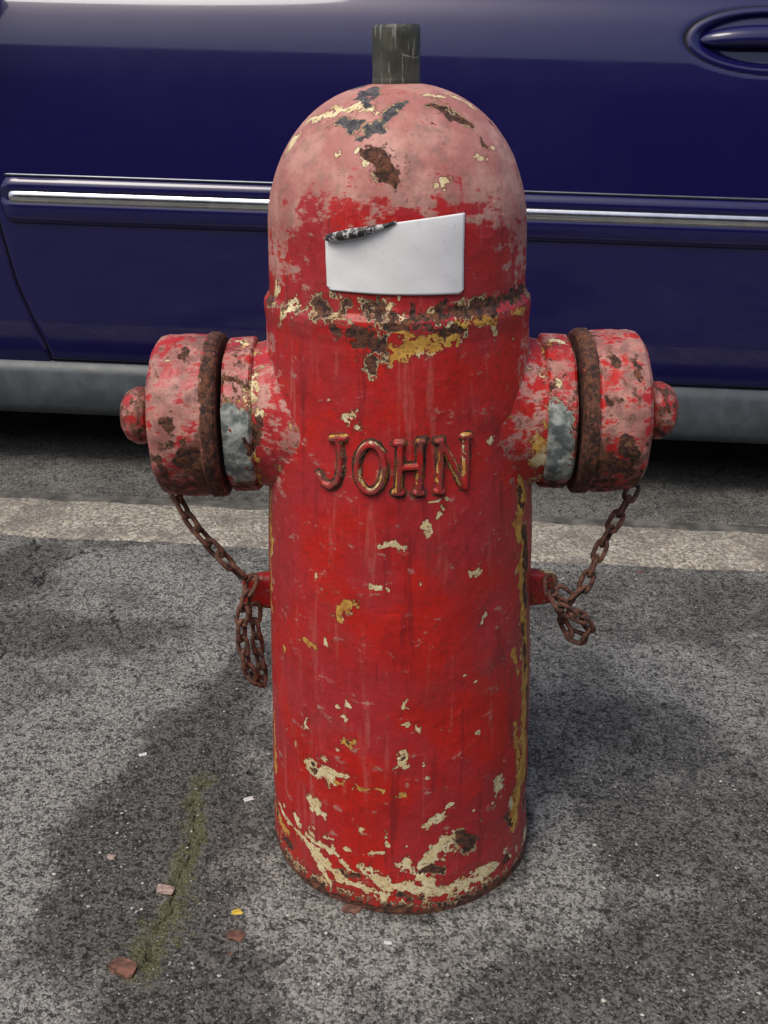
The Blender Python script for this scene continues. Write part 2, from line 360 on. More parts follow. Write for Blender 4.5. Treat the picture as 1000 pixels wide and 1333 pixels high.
def fields(P,kind,extra=None):
    P=P.astype(np.float32); n=len(P)
    W=warp(P,.0042,110,1); W=warp(W,.0022,300,11)
    fy=np.full(n,-1.,np.float32); fr=fy.copy(); fo=np.zeros(n,np.float32); fg=np.zeros(n,np.float32); fd=np.zeros(n,np.float32)
    def acc(f,L,Q=W):
        for a,b,r in L:
            c=(a+b)/2; rad=np.linalg.norm(a-b)/2+2.2*r
            idx=np.where(np.abs(Q-c.astype(np.float32)).max(1)<rad)[0]
            if len(idx)==0: continue
            v=1-seg_dist(Q[idx],a,b)/r; f[idx]=np.maximum(f[idx],v)
    lump=(vnoise(P,160,31)-.5)*.7+(vnoise(P,420,41)-.5)*.5
    yo=np.full(n,-1.,np.float32)
    if kind=='body':
        acc(fy,cY); acc(yo,cYO); fy=np.maximum(fy,yo); fo=np.clip(yo*1.2+.4,0,1)
        acc(fr,cRU); sl=np.full(n,-1.,np.float32); acc(sl,cSL); fg=np.clip(sl*3+1,0,1); fr=np.maximum(fr,sl)
    else:
        acc(fy,cCY); acc(fr,cCR)
    x,y,z=P.T
    rc=vnoise(P,210,51)*.6+vnoise(P,90,52)*.4; dens=sst(vnoise(P,16,53),.45,.75)
    low=np.clip((.35-z)/.35,0,1)
    chips=(rc-.86+.05*dens+.035*low)*6
    if kind=='outlet_cap': chips=chips-.45
    fy=np.maximum(fy,np.clip(chips,-1,.6)); fo=np.where(chips>-.2,np.clip(fo+vnoise(P,30,54)*.7,0,1),fo)
    if kind=='body':
        ang=np.abs(np.arctan2(x,-y))
        fp=sst(z,.655,.730)*.98+sst(ang,.6,1.2)*sst(z,.59,.65)*.60
        fp+=.42*sst(ang,.9,1.4)*sst(z,.30,.56)*(1-sst(z,.57,.6))
        db=np.minimum(np.hypot(y,z-.49),9); fp+=.35*sst(-db,-.11,-.07)*(ang>.8)
        gz=z+.026*x
        fr=np.maximum(fr,.85-gz/.022); fy=np.maximum(fy,.70-gz/.036)
        fr=np.maximum(fr,.32-np.abs(z-.607)/.006*.4)
        back=sst(ang,1.9,2.4); fy=np.maximum(fy,back*.25-.55)
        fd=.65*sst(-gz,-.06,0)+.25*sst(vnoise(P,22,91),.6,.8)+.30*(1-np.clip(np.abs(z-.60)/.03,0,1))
    elif kind=='outlet_cap':
        fp=np.full(n,.60,np.float32)-.35*sst(-z,-.47,-.42)
        ax=np.abs(x); fr=np.maximum(fr,.62*(1-sst(ax,.174,.181)))
        fr=np.maximum(fr,.30-.28*sst(z,.44,.50)); fr=np.maximum(fr,.02); fy=np.maximum(fy,-.30)
        fd=.50+.45*sst(-z,-.50,-.43)+.2*(1-sst(ax,.18,.20))
    elif kind=='outlet_hex_ring':
        fp=np.full(n,.50,np.float32); fy=np.maximum(fy,-.05+.25*sst(-z,-.50,-.44)); fo=np.maximum(fo,.35)
        fr=np.maximum(fr,.15+.15*sst(-z,-.47,-.43)); fd=np.full(n,.25,np.float32)
    elif kind=='outlet_boss':
        fp=np.full(n,.45,np.float32)-.3*sst(-z,-.49,-.44); fy=np.maximum(fy,-.10+.40*sst(-z,-.47,-.43)+.25*sst(np.abs(x),.122,.133)); fo=np.maximum(fo,.5)
    elif kind=='cap_knob':
        fp=np.full(n,.45,np.float32); fr=np.maximum(fr,.16); fy=np.maximum(fy,-.35); fd=np.full(n,.6,np.float32)
    else:
        fp=np.full(n,.1,np.float32); fy=np.maximum(fy,.1); fr=np.maximum(fr,.1); fo=np.full(n,.6,np.float32)
    fy=fy+lump*(fy>-.9); fr=fr+.7*lump*(fr>-.9)
    fy=np.maximum(fy,np.where(vnoise(P,45,61)>.48,fr+(.12 if kind=='body' else -.05),-1))
    gw=np.full(n,-1.,np.float32); acc(gw,GREYW)
    return dict(fy=fy,fr=fr,fp=fp,fo=fo,fg=np.maximum(fg,0),fw=np.zeros(n),fd=fd),gw
strokes=[[(441,571),(444,592),(444,612),(440,627),(431,633),(422,628),(416,617)],[(432,571),(450,570)],
 [(483+18*math.cos(2*math.pi*i/24),609+31*math.sin(2*math.pi*i/24)) for i in range(25)],
 [(521,577),(521,606),(519,640)],[(547,575),(547,606),(545,640)],[(521,608),(546,607)],[(516,577),(524,577)],[(514,641),(523,641)],[(545,575),(551,574)],[(541,641),(549,641)],
 [(573,574),(573,605),(571,638)],[(573,575),(588,602),(603,633)],[(606,568),(606,600),(604,633)],[(569,574),(574,573)],[(568,639),(575,639)],[(602,568),(611,567)]]
dmin=np.full(len(bodyV),9.,np.float32)
front=np.where((bodyV[:,1]<0)&(bodyV[:,2]>.42)&(bodyV[:,2]<.55)&(np.abs(bodyV[:,0])<.11))[0]
PV=bodyV[front].astype(np.float32)
for s in strokes:
    pts=[np.array(hit(x,y,bvhb)[0]) for x,y in s]
    for a,b in zip(pts[:-1],pts[1:]):
        dmin[front]=np.minimum(dmin[front],seg_dist(PV,a,b))
disp=.0042*(1-sst(dmin,.0016,.0031))
def bumpat(px,py,r,h):
    c=np.array(hit(px,py,bvhb)[0]); d=np.linalg.norm(bodyV-c,axis=1); r=r/F*.87
    return h*(1-sst(d,r*.5,r*1.2))
disp=disp+bumpat(515,815,18,.0008)+bumpat(510,412,11,.0016)
sc=vnoise(bodyV,24,71)*.55+vnoise(bodyV,60,72)*.30+vnoise(bodyV,150,74)*.15
hz=.25+.75*sst(bodyV[:,2],.60,.70)
disp=disp+.00030*hz*sst(sc,.50,.53)+.0006*(vnoise(bodyV,20,76)-.5)+.0003*(vnoise(bodyV,55,77)-.5)
fld,_=fields(bodyV,'body')
jj=np.clip((vnoise(bodyV,230,81)-.5)*.8+(vnoise(bodyV,60,82)-.5)*.9,-.4,.20)
near=dmin<.02
band=1-np.abs(dmin-.0028)/.0013
fld['fy']=np.maximum(fld['fy'],np.where(near,np.minimum(band,1)*.40+jj*1.0,-1)); fld['fo']=np.maximum(fld['fo'],np.where(np.abs(dmin-.0030)<.003,.50,0))
band2=1-np.abs(dmin-.0040)/.0016
fld['fr']=np.maximum(fld['fr'],np.where(near,band2*.50+np.clip((vnoise(bodyV,45,83)-.42)*.9,-.5,.3),-1))
fld['fd']=np.maximum(fld['fd'],.75*(1-sst(dmin,.0030,.0065)))
nrm=np.stack([np.sin(bodyT),-np.cos(bodyT),0*bodyT],-1)
disp=disp-.0005*sst(fld['fr'],.25,.5)*(dmin>.006)
bodyV2=bodyV+nrm*disp[:,None]
me=mesh_np('hydrant_body',bodyV2,bodyF)
for k,v in fld.items(): set_attr(me,k,v)
o=link(bpy.data.objects.new('hydrant_body',me),hyd,MH)
for k,(V,Fc) in parts.items():
    kind=k.rsplit('_',1)[0]
    f,gw=fields(V,kind)
    if kind=='outlet_hex_ring':
        f['fw']=sst(gw,-.3,.1); f['fy']=np.maximum(f['fy'],gw+.35)
        f['fr']=np.where(gw>0,f['fr']-.15,f['fr'])
    me=mesh_np(k,V,Fc)
    for a,v in f.items(): set_attr(me,a,v)
    ob=link(bpy.data.objects.new(k,me),hyd,MH)
    if kind=='outlet_hex_ring':
        m=ob.modifiers.new('e','EDGE_SPLIT'); m.split_angle=R(35)
def spindle():
    p=[(0.0205,.770),(.0205,.7855),(.0202,.787),(.0202,.8255),(.0192,.828),(.0,.8282)]
    nt=96; V=[]; P=[]
    for a,b in zip(p[:-1],p[1:]):
        for t in np.linspace(0,1,8,endpoint=False): P.append((a[0]*(1-t)+b[0]*t,a[1]*(1-t)+b[1]*t))
    P.append(p[-1])
    for r,z in P:
        for j in range(nt):
            th=2*math.pi*j/nt; rr=max(r,.0002)*(1-.02*math.cos(5*th)); V.append((rr*math.cos(th),rr*math.sin(th),z))
    me=mesh_np('spindle',V,grid_faces(len(P),nt,True)); ob=link(bpy.data.objects.new('spindle',me),hyd,MSP)
    m=ob.modifiers.new('e','EDGE_SPLIT'); m.split_angle=R(40)
spindle()
def sticker():
    nu,nv=60,36; V=[]
    TR,BL,BR=(604,277),(427,377),(602,382)
    for j in range(nv+1):
        v=j/nv
        for i in range(nu+1):
            u=i/nu
            ty=311-5*u/.12 if u<.12 else (306-(u-.12)/.33*15 if u<.45 else 291-(u-.45)/.55*14)
            ty+= .8*math.sin(40*u)*(u<.5)
            top=(425+179*u,ty); bot=(BL[0]+(BR[0]-BL[0])*u,BL[1]+(BR[1]-BL[1])*u+4*math.sin(math.pi*u))
            x=top[0]*(1-v)+bot[0]*v; y=top[1]*(1-v)+bot[1]*v
            cx=(.035-u)/.035 if u<.035 else ((u-.965)/.035 if u>.965 else 0)
            cyy=(v-.94)/.06 if v>.94 else 0
            y-=7*max(0,cx)**2*cyy
            p,nn,_=hit(x,y,bvhb)
            V.append(p+nn*(.0014+.0002*math.sin(9*u+5*v)+.0001*math.sin(17*u-11*v)))
    me=py_mesh('sticker',V,[tuple(int(k) for k in f) for f in grid_faces(nv+1,nu+1)],True)
    ob=link(bpy.data.objects.new('paper_sticker',me),hyd,MST)
    s=ob.modifiers.new('s','SOLIDIFY'); s.thickness=.0003; s.offset=-1
    pts=[(428,309,.0030),(436,308,.0050),(448,306,.0060),(462,303,.0056),(476,300,.0046),(490,297,.0036),(504,293,.0022),(516,289,.001)]
    nt=30; V=[]
    for k,(x,y,r) in enumerate(pts):
        p,nn,_=hit(x,y,bvhb); r*=.68
        ax=Vector((1,0,.12)).normalized(); up=nn.cross(ax).normalized()
        for j in range(nt):
            th=2*math.pi*1.2*j/(nt-1)-1.2; rr=r*(1-.3*j/nt)*(1+.12*math.sin(k*2.1+j*.7))
            V.append(p+nn*(r*.8+.0012+rr*math.cos(th))+up*(rr*math.sin(th)))
    me=py_mesh('curl',V,[tuple(int(k) for k in f) for f in grid_faces(len(pts),nt)],True)
    ob=link(bpy.data.objects.new('sticker_curl',me),hyd,MCU)
    s=ob.modifiers.new('s','SOLIDIFY'); s.thickness=.0005
sticker()
def link_geo(L=.0110,W=.0054,wr=.0024,nu=26,nv=8):
    V=[]
    for i in range(nu):
        t=2*math.pi*i/nu
        c,s=math.cos(t),math.sin(t)
        cx=(L-W)*(1 if c>0 else -1)*min(1,abs(c)*3)+W*c; cy=W*s
        n=Vector((c,s,0)).normalized()
        for j in range(nv):
            a=2*math.pi*j/nv; V.append(Vector((cx,cy,0))+n*wr*math.cos(a)+Vector((0,0,1))*wr*math.sin(a))
    Fs=[]
    for i in range(nu):
        for j in range(nv):
            Fs.append((i*nv+j,((i+1)%nu)*nv+j,((i+1)%nu)*nv+(j+1)%nv,i*nv+(j+1)%nv))
    return V,Fs
def chain(name,pts,pitch=.0162,scale=1.0):
    P=[HYI@at_y(x,y,d) for x,y,d in pts]
    Q=[]
    for i in range(len(P)-1):
        p0=P[max(i-1,0)];p1=P[i];p2=P[i+1];p3=P[min(i+2,len(P)-1)]
        for t in np.linspace(0,1,20,endpoint=False):
            Q.append(.5*((2*p1)+(p2-p0)*t+(2*p0-5*p1+4*p2-p3)*t*t+(3*p1-p0-3*p2+p3)*t**3))
    Q.append(P[-1])
    acc=0; S=[Q[0]]
    for a,b in zip(Q[:-1],Q[1:]):
        acc+=(b-a).length
        if acc>=pitch: S.append(b); acc=0
    V,Fs=[],[]
    LV,LF=link_geo()
    for i,(a,b) in enumerate(zip(S[:-1],S[1:])):
        d=(b-a).normalized(); up=Vector((0,-1,0)) if abs(d.y)<.9 else Vector((0,0,1))
        yv=up.cross(d).normalized(); zv=d.cross(yv)
        ang=(math.pi/2 if i%2 else 0)+random.uniform(-.35,.35)+.5
        M=Matrix((d,yv,zv)).transposed()@Matrix.Rotation(ang,3,'X')
        off=len(V); c=(a+b)/2
        V+=[M@(v*scale)+c for v in LV]; Fs+=[tuple(k+off for k in f) for f in LF]
    link(bpy.data.objects.new(name,py_mesh(name,V,Fs,True)),hyd,MCH)
chain('chain_a',[(222,632,-.01),(232,650,-.02),(250,682,-.03),(277,712,-.03),(302,738,-.03),(322,755,-.03)])
chain('chain_a_tail',[(330,752,-.02),(322,775,-.032),(314,815,-.035),(320,860,-.035),(332,888,-.03),(342,884,-.025),(337,850,-.02),(332,810,-.018),(333,775,-.015)])
chain('chain_b',[(826,632,-.0),(815,655,-.015),(793,692,-.02),(775,730,-.025),(760,765,-.03),(742,780,-.03),(722,762,-.03)])
chain('chain_b_tail',[(716,752,-.02),(720,780,-.035),(738,798,-.04),(758,802,-.035),(768,818,-.03),(762,832,-.028),(742,826,-.03),(732,806,-.02),(745,770,-.012)])

# ------------------------------------------------------------ ground
def pts_ground(L): return [(np.array(on_ground(a[0],a[1])),np.array(on_ground(a[2],a[3])),a[4]) for a in L]
xs=np.unique(np.concatenate([np.array([-90,-50,-25,-12,-6,-3,-1.8,-1.2]),np.arange(-.92,.92,.0042),np.array([1.2,1.8,3,6,12,25,50,90])]))
KY0=.700
ys=np.unique(np.concatenate([np.array([-90,-50,-25,-12,-6,-3,-1.5,-.9,-.6]),np.arange(-.42,KY0,.0042),np.array([KY0])]))
X,Yg=np.meshgrid(xs,ys); G=np.stack([X.ravel(),Yg.ravel(),0*X.ravel()],-1).astype(np.float32)
GW=warp(G,.040,12,201); GW=warp(GW,.014,45,205); GW=warp(GW,.006,140,208); GW[:,2]=0
GC=warp(G,.014,28,211); GC=warp(GC,.006,90,215); GC[:,2]=0
dk=np.full(len(G),.38,np.float32)
def soft(L):
    f=np.zeros(len(G),np.float32)
    for a,b,r in pts_ground(L): f=np.maximum(f,1-sst(seg_dist(GW,a,b),r*.40,r*1.05))
    return f
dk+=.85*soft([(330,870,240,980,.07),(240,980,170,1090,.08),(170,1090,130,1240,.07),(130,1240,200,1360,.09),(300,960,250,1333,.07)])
dk+=.38*soft([(720,790,990,790,.15),(720,940,990,1130,.17),(540,1260,760,1245,.06),(700,1265,1000,1230,.12),(560,1310,1000,1330,.10)])
dk+=.45*soft([(0,820,200,830,.08),(0,770,60,720,.08),(100,700,300,700,.03),(200,1270,330,1333,.04)])
dk-=.62*soft([(340,1120,420,1215,.07),(420,1215,620,1225,.075),(620,1220,740,1150,.08),(740,1150,720,1080,.06),(330,900,330,1100,.035)])
dk-=.42*soft([(860,880,930,900,.09),(20,960,90,1010,.10),(0,1120,50,1320,.10),(230,850,140,930,.09),(300,1300,520,1310,.06),(120,740,250,760,.07)])
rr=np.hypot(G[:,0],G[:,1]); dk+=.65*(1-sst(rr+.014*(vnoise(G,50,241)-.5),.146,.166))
cr=np.full(len(G),-1.,np.float32)
for pl,r in (([(0,860),(30,815),(50,780),(52,745),(110,715),(200,705)],.017),([(110,775),(150,800),(190,845)],.011),([(0,697),(60,692),(160,700),(340,712)],.014),([(262,1015),(235,1130),(215,1200),(190,1250)],.009),([(640,1190),(700,1150),(760,1160)],.008),([(0,845),(40,800),(45,700)],.012),([(310,900),(295,960),(330,1010)],.009)):
    for a,b in zip(pl[:-1],pl[1:]):
        A,B,_=pts_ground([(a[0],a[1],b[0],b[1],0)])[0]; cr=np.maximum(cr,1-seg_dist(GC,A,B)/r)
cr=cr-.38*vnoise(G,20,221)
mo=np.full(len(G),-1.,np.float32)
for a,b,r in pts_ground([(262,1015,238,1130,.024),(238,1130,215,1200,.032),(215,1200,185,1255,.038)]): mo=np.maximum(mo,1-seg_dist(GC,a,b)/r)
inn=(np.abs(G[:,0])<1.0)&(G[:,1]>-.5)
G[:,2]=np.where(inn,.0012*np.sin(G[:,0]*23+G[:,1]*9)+.001*np.sin(G[:,1]*31-G[:,0]*13)+.0018*(vnoise(G,70,231)-.5)+.0014*(vnoise(G,160,232)-.5),0)
G[:,2]-=.004*sst(cr,.3,1)
me=mesh_np('pavement',G,grid_faces(len(ys),len(xs)))
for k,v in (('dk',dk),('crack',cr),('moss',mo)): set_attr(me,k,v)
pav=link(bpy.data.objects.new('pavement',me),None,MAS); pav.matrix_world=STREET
kxs=np.unique(np.concatenate([np.arange(-60,60,1.0),np.arange(-1,1,.008)]))
kp=[(.7005,-.15),(.7005,-.004),(.706,.001),(.72,.003),(.80,.003),(.862,.001),(.876,-.004),(.884,-.014),(.888,-.03),(.893,-.15)]
V=[]
for (y,z) in kp:
    for x in kxs:
        w=.003*math.sin(x*37+y*20)+.002*math.sin(x*83+1)+.0015*math.sin(x*211); V.append((x,y+(w if y<.73 or y>.87 else 0),z+.0008*math.sin(x*51+y*90)))
me=mesh_np('kerb',V,grid_faces(len(kp),len(kxs),flip=False))
kb=link(bpy.data.objects.new('kerb',me),None,MKB); kb.matrix_world=STREET
RZ=-.10
V=[(-150,-150,RZ),(150,-150,RZ),(150,150,RZ),(-150,150,RZ)]
rd=link(bpy.data.objects.new('road',py_mesh('road',V,[(0,1,2,3)])),None,MRD); rd.matrix_world=STREET
MG=simple('gutter_concrete',(.095,.090,.078),.85,var=.5,sc=22,bump=.003)
gt=box('gutter',-60,60,.893,1.12,RZ-.05,RZ+.006,0,MG); gt.matrix_world=STREET

def chunk(name,px,py,size,mat,flat=.5,seed=0,el=1.5):
    r=random.Random(seed); bm=bmesh.new(); bmesh.ops.create_icosphere(bm,subdivisions=2,radius=1)
    for v in bm.verts:
        c=v.co; k=1+r.uniform(-.22,.22); v.co=Vector((max(-.8,min(.8,c.x))*el*k,max(-.7,min(.7,c.y))*k,max(-.6,min(.7,c.z))*flat*k))*size
    me=bpy.data.meshes.new(name); bm.to_mesh(me); bm.free()
    o=bpy.data.objects.new(name,me); link(o,None,mat)
    p=on_ground(px,py); o.matrix_world=STREET@Matrix.Translation(p+Vector((0,0,size*flat*.35)))@Matrix.Rotation(r.uniform(-.6,.6),4,'Z'); return o
MB=simple('brick_red',(.15,.07,.048),.9,var=.5,sc=120,bump=.001); MBP=simple('stone_pink',(.38,.28,.24),.85,var=.3,sc=120,bump=.001)
MLF=simple('leaf_yellow',(.60,.42,.05),.6,var=.3,sc=80); MPB=simple('pebble_pale',(.6,.6,.58),.8,var=.2,sc=120)
chunk('brick_fragment',160,1260,.0125,MB,.4,1,1.3); chunk('brick_fragment',307,1221,.0085,MB,.6,2,1.3); chunk('paint_flake',458,1184,.0075,MB,.25,3,1.4)
chunk('brick_fragment',305,1240,.006,MB,.3,4); chunk('stone_chip',215,1159,.007,MBP,.4,5); chunk('fallen_leaf',308,1188,.0055,MLF,.15,6,1.3)
chunk('pebble',324,1041,.0055,MPB,.3,7,1.5); chunk('pebble',186,983,.004,MPB,.4,8); chunk('twig_bit',833,747,.007,MB,.2,9,1.6)
chunk('pebble',145,1116,.004,MBP,.4,11); chunk('pebble',505,1228,.003,MPB,.4,12)
V=[];Fs=[]
for k in range(900):
    px=random.uniform(-20,1020);py=random.uniform(700,1340); p=on_ground(px,py)
    if p.y>KY0-.01 or math.hypot(p.x,p.y)<.15: continue
    s=random.choice([.0009,.0012,.0015,.0022])*random.uniform(.7,1.2); o_=len(V)
    for d in ((1,0,0),(0,1,0),(-1,0,0),(0,-1,0),(0,0,.8),(0,0,-.8)):
        V.append((p.x+d[0]*s*random.uniform(.6,1.3),p.y+d[1]*s*random.uniform(.6,1.3),p.z+s*.6+d[2]*s*.7))
    Fs+=[(o_+a,o_+b,o_+c) for a,b,c in ((0,1,4),(1,2,4),(2,3,4),(3,0,4),(1,0,5),(2,1,5),(3,2,5),(0,3,5))]
MGR=simple('grit_stone',(.36,.35,.31),.9,var=.7,sc=40)
g=link(bpy.data.objects.new('gravel_grit',py_mesh('grit',V,Fs)),None,MGR); g.matrix_world=STREET

# ------------------------------------------------------------ car
car=bpy.data.objects.new('parked_car',None); scene.collection.objects.link(car)
CARY=1.262
HW=.90
car.matrix_world=STREET@Matrix.Translation((-.088,CARY+HW,RZ))
cp=np.array([(.90,.20),(.30,.19),(.10,.185),(.045,.20),(.022,.25),(.012,.29),(.004,.36),(.0,.45),(-.004,.55),(-.004,.62),(-.001,.72),(.003,.79),(.009,.86),(.021,.93),(.040,.99),(.064,1.03),(.10,1.06),(.30,1.08),(.90,1.09)])
s=np.concatenate([[0],np.cumsum(np.hypot(*np.diff(cp,axis=0).T))])
t=np.concatenate([np.linspace(0,s[3],8,endpoint=False),np.linspace(s[3],s[16],240,endpoint=False),np.linspace(s[16],s[-1],16)])
def smooth_interp(v):
    tt=np.linspace(0,s[-1],2400); a=np.interp(tt,s,v); k=np.hanning(91); k/=k.sum()
    b=np.convolve(np.pad(a,45,mode='edge'),k,'valid'); return np.interp(t,tt,b)
ins,zz=smooth_interp(cp[:,0]),smooth_interp(cp[:,1]); ins[0]=ins[-1]=.9
cx=np.unique(np.round(np.concatenate([np.linspace(-2.5,-2.3,14),np.arange(-2.3,-.95,.02),np.arange(-.95,1.05,.004),np.arange(1.05,2.2,.02),np.linspace(2.2,2.38,12)]),4))
def wf(x): 
    w=HW-.05*np.clip((-x-1.2)/1.2,0,1)**2-.04*np.clip((x-1.2)/1.1,0,1)**2
    e=np.clip((-x-2.15)/.35,0,1); w=w*(1-.22*e**2.5); e=np.clip((x-2.1)/.28,0,1); return w*(1-.15*e**2.5)
def topf(x):
    return 1.0-.24*sst(-x,.8,2.4)-.12*sst(-x,2.2,2.5)-.03*sst(x,1.6,2.2)-.10*sst(x,2.25,2.38)
rows=[]; gaps=[]
doorF=[(-.80,1.03),(-.825,.80),(-.84,.62),(-.835,.56),(-.815,.44),(-.79,.36),(-.765,.29),(-.76,.24)]
doorR=[(.97,1.04),(.975,.6),(.965,.4),(.94,.27),(.93,.24)]
HC=(.733,.955); HRX,HRZ=.176,.062
for x in cx:
    w=wf(x); tp=topf(x)
    y=-(w-ins*w/HW); z=np.where(zz>.30,.30+(zz-.30)*(tp-.30)/.70,zz)
    if x<-2.3: z=np.where(zz<.4,z+ .08*((-x-2.3)/.2)**2*(1-zz/.4),z)
    g=np.zeros_like(z)
    if -.95<=x<=1.06:
        P=np.stack([np.full_like(z,x),z],-1).astype(np.float32); side=(ins<.12)
        d=np.full_like(z,9.)
        for pl in (doorF,doorR,[(-.76,.262),(.93,.262)]):
            for a,b in zip(pl[:-1],pl[1:]): d=np.minimum(d,seg_dist(P,a,b))
        gg=np.exp(-(d/.0030)**2)
        q=np.sqrt(((x-HC[0])/HRX)**2+((z-HC[1])/HRZ)**2)
        ring=np.exp(-(((q-1)*HRZ)/.0028)**2)*.9
        q2=np.sqrt(((x-HC[0])/(HRX-.012))**2+((z-HC[1])/(HRZ-.010))**2)
        dish=(1-sst(q2,.80,1.0))*.014
        y=y+np.where(side,np.maximum(gg,ring*.4)*.006+dish,0); g=np.where(side,np.maximum(gg,ring*.75),0)
    near=np.stack([np.full_like(y,x),y,z],-1); far=near[::-1].copy(); far[:,1]*=-1
    rows.append(np.concatenate([near[:],far[1:-1]])); gaps.append(np.concatenate([g,0*g[1:-1]]))
V=np.stack(rows); nr,nc=V.shape[:2]; V=V.reshape(-1,3); Fc=grid_faces(nr,nc,True)
cen=V[Fc].mean(1); keep=np.ones(len(Fc),bool)
WX=(-1.46,1.40)
for wx in WX: keep&=~((np.hypot(cen[:,0]-wx,cen[:,2]-.32)<.36)&(np.abs(cen[:,1])>.55)&(cen[:,2]<.75))
me=mesh_np('car_body',V,Fc[keep]); set_attr(me,'gap',np.concatenate(gaps))
cb=link(bpy.data.objects.new('car_body',me),car,MCAR)
MBK=simple('black_rubber',(.012,.012,.013),.55,var=.3,sc=60); MSILL=simple('sill_grey_plastic',(.048,.060,.068),.45,var=.2,sc=20,bump=.0006)
MCHR=simple('chrome',(.66,.67,.69),.20,metal=1,var=.08); MGL=simple('window_glass',(.01,.012,.014),.04,coat=1,var=.1)
for sx,nm in ((-2.5,'front_panel'),(2.38,'rear_panel')):
    k=0 if sx<0 else nr-1; ring=V[k*nc:(k+1)*nc]
    link(bpy.data.objects.new(nm,py_mesh(nm,ring,[tuple(range(nc))])),car,MCAR)
def strip(name,profile,x0,x1,mat,n=120,taper=.02,mirror=True):
    for sgn in ((1,-1) if mirror else (1,)):
        V=[]; xsn=np.linspace(x0,x1,n)
        for (o_,z) in profile:
            zm=sum(p[1] for p in profile)/len(profile)
            for x in xsn:
                e=min(1,min(x-x0,x1-x)/taper+.15); e=math.sqrt(e)
                w=wf(x); V.append((x,sgn*-(w+o_*e-.002),zm+(z-zm)*(.3+.7*e)))
        link(bpy.data.objects.new(name,py_mesh(name,V,[tuple(int(q) for q in f) for f in grid_faces(len(profile),n,flip=sgn<0)],True)),car,mat)
pr=[(-.004,.562),(.006,.564),(.012,.570),(.015,.580),(.0165,.598),(.016,.606),(.0135,.609),(.0135,.630),(.016,.633),(.0155,.645),(.010,.655),(.002,.661),(-.004,.662)]
ch=[(.0130,.607),(.0165,.611),(.0185,.6195),(.0165,.628),(.0130,.632)]
ch2=[(.0015,.659),(.0060,.6605),(.0068,.663),(.004,.666),(-.004,.667)]
MEC=simple('edge_chrome',(.14,.15,.17),.35,metal=1,var=.1)
for a,b in ((-.825,.955),(.985,1.75),(-1.05,-.855)):
    strip('side_moulding',pr,a,b,MCAR); strip('moulding_chrome',ch,a+.012,b-.012,MCHR,taper=.006); strip('moulding_edge',ch2,a+.004,b-.004,MEC,taper=.006)
sl=[(-.06,.135),(-.012,.138),(.002,.146),(.010,.165),(.006,.20),(-.004,.235),(-.012,.256),(-.03,.262)]
strip('sill',sl,-1.08,1.02,MSILL,taper=.01)
def handle():
    nx,nz=60,20; V=[]
    for j in range(nz+1):
        v=j/nz*2-1
        for i in range(nx+1):
            u=i/nx*2-1
            hgt=.021*math.sqrt(max(0,1-abs(u)**3.2))
            z=HC[1]+.008+v*hgt-.010*u*u; bul=math.sqrt(max(0,1-abs(v)**2.5))*(1-abs(u)**4)
            V.append((HC[0]+u*.145,-HW+.018-.016*bul+.012*(1-bul)+ (z-.93)*.25,z))
    link(bpy.data.objects.new('door_handle',py_mesh('door_handle',V,[tuple(int(q) for q in f) for f in grid_faces(nz+1,nx+1)],True)),car,MCAR)
handle()
lo=[(-.95,-.66),(-.60,-.80),(.3,-.83),(1.2,-.80),(1.75,-.66)]; up=[(-.12,-.50),(.05,-.56),(.40,-.58),(.95,-.56),(1.15,-.50)]
zl=[1.04,1.06,1.07,1.07,1.05]
A=[(x,y,z) for (x,y),z in zip(lo,zl)]+[(x,-y,z) for (x,y),z in list(zip(lo,zl))[::-1]]
B=[(x,y,1.46) for x,y in up]+[(x,-y,1.46) for x,y in up[::-1]]
Vg=A+B; n_=len(A); Fg=[(i,(i+1)%n_,n_+(i+1)%n_,n_+i) for i in range(n_)]
link(bpy.data.objects.new('windows',py_mesh('windows',Vg,Fg)),car,MGL)
bm=bmesh.new(); vs=[bm.verts.new(Vector(b)) for b in B]; f=bm.faces.new(vs); r_=bmesh.ops.extrude_face_region(bm,geom=[f])
for v in r_['geom']:
    if isinstance(v,bmesh.types.BMVert): v.co.z+=.045; v.co.x=.5+(v.co.x-.5)*.9; v.co.y*=.9
bmesh.ops.recalc_face_normals(bm,faces=bm.faces); me=bpy.data.meshes.new('roof'); bm.to_mesh(me); bm.free(); link(bpy.data.objects.new('roof',me),car,MCAR)
def tube(name,a,b,r,mat,parent):
    a,b=Vector(a),Vector(b); bm=bmesh.new(); bmesh.ops.create_cone(bm,segments=16,radius1=r,radius2=r,depth=(b-a).length,cap_ends=True)
    M=Matrix.Translation((a+b)/2)@(b-a).to_track_quat('Z','Y').to_matrix().to_4x4(); bm.transform(M)
    me=bpy.data.meshes.new(name); bm.to_mesh(me); bm.free(); return link(bpy.data.objects.new(name,me),parent,mat)
for i in (0,2,4,5,7,9): tube('pillar',A[i],B[i],.028,MCAR,car)
MRIM=simple('rim_alloy',(.5,.5,.52),.3,metal=1)
def lathe_y(name,prf,c,mat,nt=48):
    V=[]
    for r,y in prf:
        for j in range(nt):
            th=2*math.pi*j/nt; V.append((c[0]+r*math.cos(th),c[1]+y,c[2]+r*math.sin(th)))
    link(bpy.data.objects.new(name,mesh_np(name,V,grid_faces(len(prf),nt,True))),car,mat)
